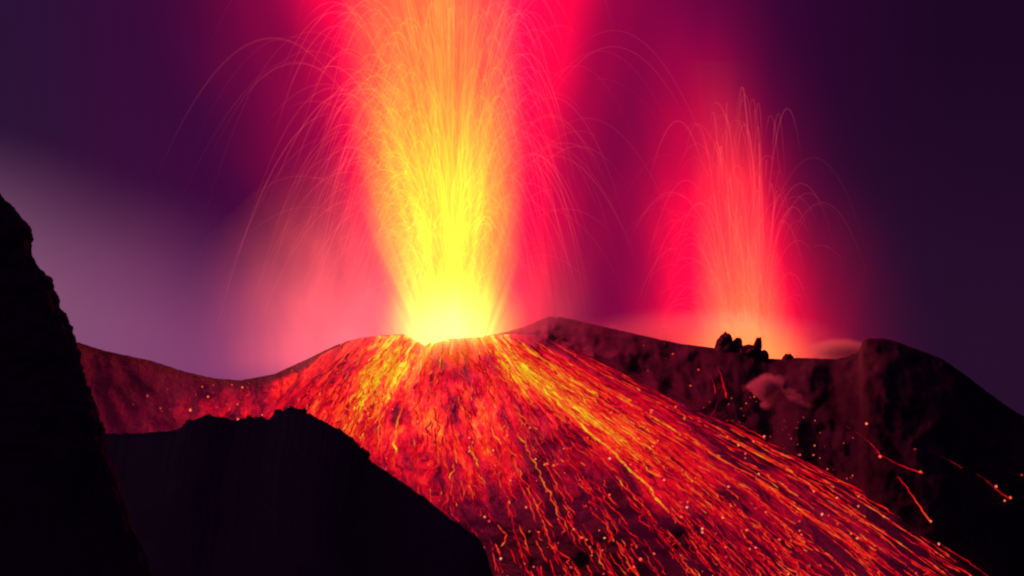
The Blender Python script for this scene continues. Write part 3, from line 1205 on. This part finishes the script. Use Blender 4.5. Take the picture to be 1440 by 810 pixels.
specs = []
for i in range(480):
    th = random.uniform(0, 2 * math.pi)
    if random.random() < 0.6:
        H = 12 + 84 * random.random() ** 2.2
        vh = abs(random.gauss(0, 2.4))
        amp, rad = random.uniform(0.15, 0.5), random.uniform(0.06, 0.16)
        cut = (random.uniform(0.02, 0.35), random.uniform(0.5, 0.85))
    else:
        H = 10 + 62 * random.random() ** 1.8
        vh = random.uniform(3, 9)
        amp, rad = random.uniform(0.08, 0.34), random.uniform(0.06, 0.13)
        cut = (random.uniform(0.1, 0.45), random.uniform(0.6, 0.98))
    vz = math.sqrt(2 * 9.81 * H)
    specs.append((rad * H * amp, (vz, vh * math.cos(th) - 0.9, vh * math.sin(th) * .6, random.uniform(-8, 8), random.uniform(-4, 4),
                            cut, rad, amp, random.uniform(0.8, 2.6), True)))
strand_set(fountain2, specs, 60, 'lava_trail', 'lava_trails')


# ------------------------------------------------------------------ steam: real scattering vapour lit by the fountains
def steam(name, loc, size, dens, label, shape, color=(0.9, 0.85, 0.95), fixed=None):
    m, nt, out = new_mat('steam')
    tc = nt.nodes.new('ShaderNodeTexCoord')
    x, y, z = xyz(nt, tc.outputs['Object'])
    d = shape(nt, x, y, z) * dens
    pv = nt.nodes.new('ShaderNodeVolumePrincipled')
    pv.inputs['Color'].default_value = (*color, 1)
    pv.inputs['Anisotropy'].default_value = 0.1
    nt.links.new(d.k, pv.inputs['Density'])
    nt.links.new(pv.outputs[0], out.inputs['Volume'])
    m.cycles.volume_sampling = 'MULTIPLE_IMPORTANCE'
    m.cycles.volume_step_rate = 1.0
    import bmesh
    bm = bmesh.new()
    bmesh.ops.create_icosphere(bm, subdivisions=3, radius=1.0)
    for v in bm.verts:
        v.co = Vector((v.co.x * size[0], v.co.y * size[1], v.co.z * size[2])) * (1 + 0.12 * noise.noise(v.co * 2))
    me = bpy.data.meshes.new(name)
    bm.to_mesh(me)
    bm.free()
    me.materials.append(m)
    o = bpy.data.objects.new(name, me)
    o.location = loc
    COL.objects.link(o)
    return tag(o, label, 'steam', kind='stuff')


def bank_shape(sx, sy, sz, ns=0.06):
    def f(nt, x, y, z):
        r = (x / sx) * (x / sx) + (y / sy) * (y / sy) + (z / sz) * (z / sz)
        n = noise_node(nt, vec(nt, x * ns, y * ns, z * ns * 1.5), 1.0, 4.0, 0.6)
        return ((1.0 - r) + (n - 0.5) * 1.0).pos() * (1.0 - r).pos()
    return f


steam('steam_cloud', P(985, 487, 846), (64, 20, 17), 0.075, 'pinkish steam bank lying behind the rim to the left of the rock spires', bank_shape(58, 18, 15))
steam('steam_cloud', P(1180, 492, 818), (15, 9, 5.4), 0.38, 'pale wisp of steam drifting off the rim against the right mound', bank_shape(13, 8, 4.5, 0.12))
def puff_shape(nt, x, y, z):
    n = noise_node(nt, vec(nt, x * 0.30, y * 0.3, z * 0.34), 1.0, 4.0, 0.6)
    n2 = noise_node(nt, vec(nt, x * 0.12 + 4.0, y * 0.12, z * 0.12), 1.0, 2.0, 0.5)
    wx = x + (n - 0.5) * 9.0
    wz = z + (n - 0.5) * 5.0 + (n2 - 0.5) * 5.0
    head = (1.0 - (wx + 1.0) * (wx + 1.0) / 44.0 - (wz - 1.6) * (wz - 1.6) / 14.0 - y * y / 20.0).pos()
    tip = (1.0 - (wx - 0.4) * (wx - 0.4) / 7.0 - (wz + 2.0) * (wz + 2.0) / 26.0 - y * y / 14.0).pos()
    tz = wz - 1.2 + (wx - 2.0) * 0.42
    tail = (1.0 - tz * tz / 2.0 - (wx - 7.0) * (wx - 7.0) / 80.0 - y * y / 10.0).pos() * 0.40
    return (head * 0.8 + tip * 0.55 + tail) ** 2.0 * ((n - 0.25) * 2.4).pos()


steam('steam_puff', P(1081, 549, 748), (18, 6, 9.5), 2.4, 'small pale pink steam puff with a thin tail on the dark slope below the rock spires', puff_shape)
